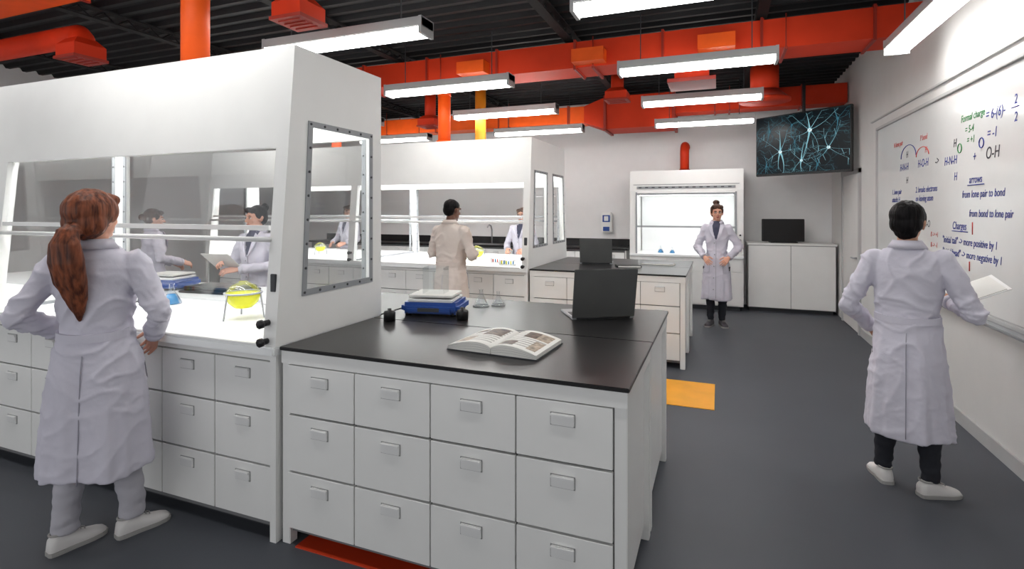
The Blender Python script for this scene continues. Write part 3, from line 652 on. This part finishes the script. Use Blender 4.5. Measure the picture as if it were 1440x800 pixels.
def person(name,x,y,yaw,H=1.7,skin='skinl',coat='coat',hair='bun',hcol='hbrn',hyaw=0,hpitch=0,armR=None,armL=None,
           hem=.36,feet=((.10,.02,0),(-.10,0,0)),trous='navy',shoe='shoe',female=True,vox=.012,curl=.5,seed=0,vneck=True,hairvol=1.0,belt=True,glasses=False,wide=1.0):
    e=empty(name,(x,y,0),math.radians(yaw),H/1.70)
    sw=.158 if female else .175
    k=wide
    tab=[(1.475,.058,.056,-.012),(1.455,.070,.064,-.012),(1.43,.108,.078,-.01),(1.405,.15,.090,-.005),(1.37,.172 if female else .188,.102,0),(1.30,.170 if female else .186,.114,.0),(1.2,.158 if female else .175,.122 if female else .118,.005),
         (1.1,.143 if female else .165,.108,0),(1.03,.140 if female else .160,.106,0),(.94,.168 if female else .170,.126,0),(.85,.186 if female else .180,.142,0),(.7,.200,.155,0),(.5,.214,.168,0),(.3,.226,.18,0)]
    def tor(th,z):
        rx,ry,cy=interp(tab,z); rx*=k; ry*=k
        A=max(0,min(1,(1.02-z)/.6))*.075
        ph=.5*math.sin(2.2*z+seed)
        f=1+A*(.6*math.sin(6*th+seed+ph)+.35*math.sin(11*th+seed*2.3-ph*2)+.3*math.sin(17*th+seed))
        c,s_=math.cos(th),math.sin(th)
        p=.88
        return Vector((rx*f*math.copysign(abs(c)**p,c), cy+ry*f*math.copysign(abs(s_)**p,s_), z))
    b=B(); rings=[]; z=1.475
    while z>hem-.001:
        rings.append([tor(2*math.pi*j/64,z)+Vector((0,0,.012*math.sin(3*2*math.pi*j/64+seed) if z<hem+.02 else 0)) for j in range(64)]); z-=.02
    b.loft(rings,coat)
    arms={'R':armR,'L':armL}; joints={}
    for sd,key in ((1,'R'),(-1,'L')):
        a=arms[key] or (((.26*sd),.02,1.12),(.24*sd,.12,.9),None)
        el,wr=Vector(a[0]),Vector(a[1]); sh=Vector((sw*sd*k,-.005,1.368))
        joints[key]=(sh,el,wr,a[2] if len(a)>2 else None)
        fa=(wr-el).normalized(); wre=wr-fa*.005
        m1=sh.lerp(el,.5); m2=el.lerp(wre,.5)
        b.tube([sh,sh.lerp(el,.25),m1,sh.lerp(el,.85),el,el.lerp(wre,.15),m2,el.lerp(wre,.85),wre],[.064,.060,.054,.051,.050,.050,.047,.044,.043],coat,n=16)
        b.ell(sh,.064,.064,.064,coat); b.ell(el,.051,.051,.051,coat)
    els=[joints['R'][1],joints['L'][1]]
    def disp(co,n):
        wq=noise.noise_vector(Vector((co.x*4+seed,co.y*4,co.z*4)))*.10
        p=Vector((co.x+wq.x,co.y+wq.y,co.z+wq.z))
        r=(1-abs(noise.noise(Vector((p.x*7+seed*3.1,p.y*7,p.z*8))))*1.6)
        r=max(0,r)**3
        q=(1-abs(noise.noise(Vector((p.x*13,p.y*13+seed,p.z*20))))*1.6); q=max(0,q)**3
        de=min((co-el).length for el in els); ae=max(0,1-de/.22)
        wz=max(0,1-abs(co.z-1.03)/.14)
        up=max(0,min(1,(co.z-.45)*1.3))
        return .013*(r-.3)*(.35+.65*up)+.008*(q-.25)*(.3+ae*1.1+wz*.8)
    def isv(c):
        return vneck and c.y>.03 and c.z>1.22 and c.z<1.47 and abs(c.x)<.010+.055*(c.z-1.22)/.2
    b.remesh('lab_coat',vox,2,e,disp,('shirt',isv))
    b=B()
    pts=[tor(math.pi/2,z_)+Vector((0,.006,0)) for z_ in [1.21-i*.05 for i in range(int((1.21-hem)/.05)+1)]]
    b.tube(pts,.003,'seam',n=6)
    for i in range(5):
        p_=tor(math.pi/2-.12,1.17-i*.16); b.ell((p_.x,p_.y+.006,p_.z),.008,.004,.008,'gray',8,6)
    if belt:
        vs=[];fs=[]
        N=22
        for i in range(N+1):
            th=math.radians(195+150*i/N); nn=Vector((math.cos(th),math.sin(th),0))
            for dz,of in ((.020,.004),(.020,.015),(-.020,.015),(-.020,.004)): vs.append(tor(th,1.03)+nn*of+Vector((0,0,dz-.012*math.sin(math.pi*i/N))))
        for i in range(N):
            for q in range(4): fs.append((4*i+q,4*i+(q+1)%4,4*i+4+(q+1)%4,4*i+4+q))
        b.add(vs,fs,coat,False)
    pts=[tor(-math.pi/2,z_)+Vector((0,-.002,0)) for z_ in [.95-i*.05 for i in range(int((.95-hem)/.05)+1)]]
    b.tube(pts,.0025,'seam',n=6)
    N=28; vs=[];fs=[]
    for i in range(N+1):
        th=math.radians(-90)+math.radians(150)*(2*i/N-1)
        cx,sx=math.cos(th),math.sin(th)
        for r,zz in ((.064,1.44),(.061,1.488),(.068,1.490),(.095,1.443)):
            dz=-.035*max(0,sx)
            vs.append(Vector((r*cx*(1.05),-.012+r*sx,zz+dz)))
    for i in range(N):
        for q in range(4): fs.append((4*i+q,4*i+(q+1)%4,4*i+4+(q+1)%4,4*i+4+q))
    b.add(vs,fs,coat,True)
    if vneck:
        for sd in (-1,1):
            fs_=[(sd*.055,.078,1.44),(sd*.10,.098,1.40),(sd*.075,.128,1.31),(sd*.008,.138,1.21),(sd*.038,.118,1.33)]
            q=[Vector(p)+Vector((0,.012,0)) for p in fs_]; q2=[Vector(p) for p in fs_]
            b.add(q+q2,[(0,1,2,3,4),(9,8,7,6,5)]+[(i,(i+1)%5,5+(i+1)%5,5+i) for i in range(5)],coat,False)
    for sd in (-1,1):
        th=math.pi/2-sd*.75; P=[]
        for dth,z_ in ((-.28,.92),(.28,.92),(.28,.76),(-.28,.76)):
            t2=th+dth; P.append(tor(t2,z_)+Vector((math.cos(t2),math.sin(t2),0))*.010)
        b.tube([P[0],P[1]],.004,'seam',n=6); b.tube([P[0],P[3],P[2],P[1]],.0025,'seam',n=6)
    for key in 'RL':
        sh,el,wr,_=joints[key]; fa=(wr-el).normalized()
        b.tube([wr-fa*.03,wr-fa*.028,wr+fa*.006,wr+fa*.008],[.040,.0465,.0455,.040],coat,n=16)
    b.obj('coat_details',parent=e)
    b=B()
    for sd,key in ((1,'R'),(-1,'L')):
        sh,el,wr,nn=joints[key]; fa=(wr-el).normalized()
        n_=Vector(nn) if nn else Vector((-sd*.6,.1,-.6))
        dd=fa
        side=1 if (dd.cross(n_)).dot(Vector((0,.4,1)))>0 else -1
        hand(b,wr+fa*.02,dd,n_,side,curl,skin)
    b.remesh('hands',.0042,1,e)
    b=B()
    for sd,(fx,fy,fr_) in ((1,feet[0]),(-1,feet[1])):
        hip=(.085*sd,0,.84); knee=((.088*sd+fx)/2,fy*.5+.015,.47); an=(fx,fy-.02,.085)
        gt=trous=='grayt'
        b.tube([hip,(hip[0],.0,.7),knee,((knee[0]+an[0])/2,(knee[1]+an[1])/2-.012,.28),(an[0],an[1],.13),an],[.095,.088,.066,.060 if gt else .057,.054 if gt else .046,.056 if gt else .045],trous,n=16)
    b.ell((0,0,.86),.14,.10,.12,trous)
    b.remesh('trousers',vox*.9,2,e,lambda co,n:.009*noise.noise(Vector((co.x*14,co.y*14,co.z*26+seed))))
    for sd,(fx,fy,fr_) in ((1,feet[0]),(-1,feet[1])):
        b=B(); mx=Matrix.Translation((fx,fy-.02,0))@Matrix.Rotation(math.radians(fr_),4,'Z')@Matrix.Diagonal((.95,.9,.95,1))
        prof=[(-.078,.018,.05),(-.07,.032,.082),(-.045,.038,.10),(-.01,.040,.105),(.03,.041,.088),(.07,.046,.068),(.11,.049,.056),(.15,.044,.047),(.175,.032,.038),(.187,.014,.026)]
        rings=[]
        for yy,w,h in prof:
            r=[]
            for q in range(18):
                a=2*math.pi*q/18; sz=math.sin(a)
                zz=h*.5+h*.5*sz if sz>0 else h*.5+(h*.5-.006)*max(-1,sz*1.6)
                r.append((w*math.copysign(abs(math.cos(a))**.75,math.cos(a)),yy,zz))
            rings.append(r)
        b.loft(rings,shoe,mx=mx)
        rings=[]
        for yy,w,h in prof: rings.append([(-w-.003,yy*1.02,0),(w+.003,yy*1.02,0),(w+.004,yy*1.02,.02),(-w-.004,yy*1.02,.02)])
        b.loft(rings,'sole',False,mx=mx)
        for q in range(4): b.tube([(-.02,.025+q*.018,.093-q*.007),(0,.03+q*.018,.096-q*.007),(.02,.025+q*.018,.093-q*.007)],.003,'sole',n=6,mx=mx)
        b.tube([(.036*math.cos(q*math.pi/8),-.022+.048*math.sin(q*math.pi/8),.098) for q in range(16)],.006,'sole',n=6,closed=True,mx=mx)
        b.obj('shoe',parent=e)
    piv=Vector((0,-.012,1.46))
    RM=Matrix.Translation(piv)@Matrix.Rotation(math.radians(hyaw),4,'Z')@Matrix.Rotation(math.radians(hpitch),4,'X')@Matrix.Translation(-piv)
    b=B(); S=skin
    b.ell((0,-.012,1.612),.074,.092,.088,S); b.ell((0,.022,1.56),.060,.066,.082,S); b.ell((0,.028,1.525),.048,.056,.042,S)
    b.ell((0,.068,1.498),.022,.020,.017,S)
    b.tube([(0,.083,1.605),(0,.098,1.580),(0,.106,1.566)],[.008,.0115,.014],S,n=10,ball=True); b.ell((.012,.094,1.562),.008,.010,.007,S); b.ell((-.012,.094,1.562),.008,.010,.007,S)
    for sd in (-1,1):
        b.ell((sd*.036,.054,1.565),.023,.028,.024,S); b.ell((sd*.030,.076,1.618),.024,.012,.008,S)
        b.ell((sd*.075,-.008,1.580),.010,.020,.031,S); b.ell((sd*.083,-.014,1.592),.007,.017,.020,S)
    b.ell((0,.084,1.530),.020,.012,.012,S)
    b.tube([(0,-.012,1.40),(0,-.010,1.46),(0,-.006,1.53)],[(.062,.060),(.052,.050),(.052,.052)],S,n=16)
    hd=b.remesh('head',.0055,2,e); hd.data.transform(RM)
    b=B()
    for sd in (-1,1):
        b.ell((sd*.030,.0795,1.594),.0145,.010,.0085,'eyew',mx=RM); b.ell((sd*.030,.0875,1.594),.0062,.0035,.0062,'eyeb',10,8,mx=RM)
        b.tube([(sd*.016,.0885,1.612),(sd*.032,.089,1.617),(sd*.047,.080,1.611)],[.003,.0035,.002],hcol,n=6,mx=RM)
        b.tube([(sd*.016,.086,1.600),(sd*.030,.0895,1.603),(sd*.044,.081,1.598)],.0018,'eyeb',n=6,mx=RM)
        if glasses:
            b.tube([(sd*.031+.020*math.cos(q*math.pi/6),.098-.15*abs(.031+.02*math.cos(q*math.pi/6))*.5,1.594+.016*math.sin(q*math.pi/6)) for q in range(12)],.0018,'blackp',n=6,closed=True,mx=RM)
    b.tube([(-.024,.083,1.532),(-.010,.0945,1.5345),(0,.0965,1.533),(.010,.0945,1.5345),(.024,.083,1.532)],[.002,.0042,.004,.0042,.002],'lip',n=8,mx=RM)
    b.tube([(-.018,.085,1.526),(0,.0955,1.5235),(.018,.085,1.526)],[.002,.005,.002],'lip',n=8,mx=RM)
    b.obj('face_features',parent=e)
    b=B(); v=hairvol
    if hair=='short':
        b.ell((0,-.026,1.636),.089,.098,.091,hcol); b.ell((0,-.055,1.585),.083,.064,.080,hcol); b.ell((0,.040,1.685),.062,.045,.032,hcol)
        b.ell((0,-.055,1.535),.062,.040,.045,hcol)
        for sd in (-1,1): b.ell((sd*.074,-.0,1.625),.014,.040,.040,hcol)
    elif hair=='crop':
        b.ell((0,-.020,1.628),.079,.094,.081,hcol); b.ell((0,-.05,1.59),.075,.058,.07,hcol)
    elif hair=='pony':
        b.ell((0,-.030,1.632),.106,.120,.106,hcol); b.ell((0,-.065,1.58),.100,.080,.088,hcol)
        b.ell((.03,.045,1.672),.058,.044,.036,hcol); b.ell((-.03,.045,1.672),.058,.044,.036,hcol)
        for sd in (-1,1): b.ell((sd*.080,-.005,1.62),.020,.055,.055,hcol)
        b.ell((0,-.14,1.548),.040,.036,.036,hcol)
        b.tube([(0,-.10,1.575),(0,-.165,1.540),(0,-.190,1.49),(0,-.19,1.41),(0,-.175,1.31),(.006,-.16,1.22),(.008,-.152,1.12)],[(.03,.04),(.034,.050),(.040,.070),(.040,.084),(.036,.076),(.026,.052),(.006,.010)],hcol,n=18,ball=True)
        b.tube([(.045*math.cos(q*math.pi/6),-.158+.028*math.sin(q*math.pi/6),1.545-.01*math.sin(q*math.pi/6)) for q in range(12)],.010,hcol,n=8,closed=True)
    else:
        b.ell((0,-.028,1.63),.085*v,.096*v,.088*v,hcol); b.ell((0,-.055,1.59),.080*v,.062*v,.080*v,hcol)
        b.ell((.03,.045,1.668),.052,.040,.032,hcol); b.ell((-.03,.045,1.668),.052,.040,.032,hcol)
        for sd in (-1,1): b.ell((sd*.070,-.005,1.625),.018,.050,.050,hcol)
    if hair=='bun': b.ell((0,-.11,1.685),.042,.040,.040,hcol); b.tube([(.0+.035*math.cos(q*math.pi/6),-.112,1.685+.035*math.sin(q*math.pi/6)) for q in range(12)],.014,hcol,n=8,closed=True)
    if hair=='lowbun': b.ell((0,-.125,1.60),.045,.042,.042,hcol); b.ell((0,-.10,1.61),.03,.03,.03,hcol)
    if hair=='topbun': b.ell((0,-.06,1.735),.045,.045,.035,hcol)
    if hair=='bob':
        for sd in (-1,1): b.tube([(sd*.06,-.01,1.66),(sd*.085,.0,1.60),(sd*.082,.01,1.53),(sd*.065,.02,1.50)],[.03,.03,.028,.015],hcol,ball=True)
        b.ell((0,-.06,1.55),.082,.055,.075,hcol)
    hr=b.remesh('hair',.0055,2,e,lambda co,n:.005*noise.noise(Vector((co.x*60,co.y*30,co.z*8+seed))))
    hr.data.transform(RM)
    return e,joints

person('woman_in_lab_coat',-2.90,1.72,34,1.72,hair='pony',hcol='hred',hyaw=-14,hpitch=6,armR=((.285,-.03,1.12),(.20,.13,.98)),armL=((-.31,-.06,1.13),(-.19,.13,1.0)),
       hem=.345,feet=((.14,.05,-48),(-.11,-.03,-42)),trous='grayt',shoe='shoe',vox=.0085,seed=1.2,wide=1.05)
e2,_=person('man_in_lab_coat',1.04,3.78,-18,1.68,hair='short',hcol='hblk',skin='skinm',hyaw=-6,hpitch=-4,armR=((.31,-.02,1.08),(.20,.20,1.11),(-.6,0,.6)),armL=((-.30,-.04,1.08),(-.20,.14,.93)),
       hem=.33,feet=((.11,.0,-50),(-.12,.06,25)),female=False,vox=.0085,seed=3.4,vneck=True,wide=.96)
b=B(); mx=Matrix.Translation((.30,.33,1.165))@Matrix.Rotation(math.radians(14),4,'Z')@Matrix.Rotation(math.radians(-26),4,'Y')@Matrix.Rotation(math.radians(16),4,'X')
b.box(-.16,.16,-.115,.115,0,.006,'handle',.002,mx=mx); b.box(-.15,.14,-.105,.105,.006,.010,'paper',mx=mx); b.box(-.155,-.13,-.04,.04,.006,.02,'metal',mx=mx)
b.obj('clipboard',parent=e2)
person('woman_in_lab_coat',-.03,8.09,176,1.72,hair='topbun',hcol='hbrn',skin='skinl',hyaw=12,armR=((.26,-.04,1.10),(.15,.15,.98),(-.2,-1,-.1)),armL=((-.29,-.05,1.12),(-.17,.14,.98),(.2,-1,-.1)),
       hem=.37,feet=((.08,.02,-14),(-.07,.0,22)),shoe='shoed',seed=5.1,glasses=True,wide=.92)
person('man_in_lab_coat',-2.76,5.22,-12,1.76,hair='crop',hcol='hblk',skin='skind',coat='coatb',hyaw=-8,hpitch=-8,armR=((.28,.0,1.12),(.15,.22,1.12)),armL=((-.28,.02,1.12),(-.13,.22,1.10)),
       hem=.38,female=False,seed=7.7,vneck=False,wide=1.03)
person('woman_in_lab_coat',-2.88,7.82,176,1.67,hair='bun',hcol='hbrn',hyaw=4,armR=((.25,.03,1.12),(.16,.22,1.06)),armL=((-.25,.03,1.12),(-.16,.22,1.06)),seed=2.2,vox=.015)
e6,_=person('woman_in_lab_coat',-4.28,3.99,188,1.68,hair='bun',hcol='hblk',hyaw=-16,hpitch=-4,armR=((.27,.0,1.12),(.16,.26,1.15)),armL=((-.28,.0,1.12),(-.02,.27,1.10)),seed=4.2)
b=B(); mx=Matrix.Translation((.10,.36,1.19))@Matrix.Rotation(math.radians(38),4,'X')
b.box(-.15,.15,-.11,.11,0,.006,'paper',.002,mx=mx); b.box(-.14,.14,-.10,.10,.006,.01,'paper',mx=mx); b.obj('paper_pad',parent=e6)
person('woman_in_lab_coat',-6.30,4.35,-20,1.65,hair='lowbun',hcol='hbrn',hyaw=-10,hpitch=-6,armR=((.27,.0,1.12),(.2,.25,1.05)),armL=((-.27,.02,1.12),(-.15,.24,1.02)),seed=6.3,vox=.014)
person('woman_in_lab_coat',-6.20,7.82,172,1.72,hair='bob',hcol='hbrn',hyaw=6,armR=((.25,.03,1.12),(.16,.22,1.06)),armL=((-.25,.03,1.12),(-.16,.22,1.06)),seed=8.3,vox=.015)

# ------------------------------------------------------------ world + camera
w=bpy.data.worlds.new('World'); scene.world=w; w.use_nodes=True
bg=w.node_tree.nodes['Background']; bg.inputs[0].default_value=(.97,.98,1,1); bg.inputs[1].default_value=.98
cam=bpy.data.cameras.new('cam'); co=bpy.data.objects.new('camera',cam); COL.objects.link(co)
co.location=(0,0,1.65); co.rotation_euler=(math.pi/2,0,math.atan2(291,746))
cam.sensor_width=36; cam.lens=36*746/1440; cam.shift_y=-105/1440; cam.clip_start=.05
scene.camera=co
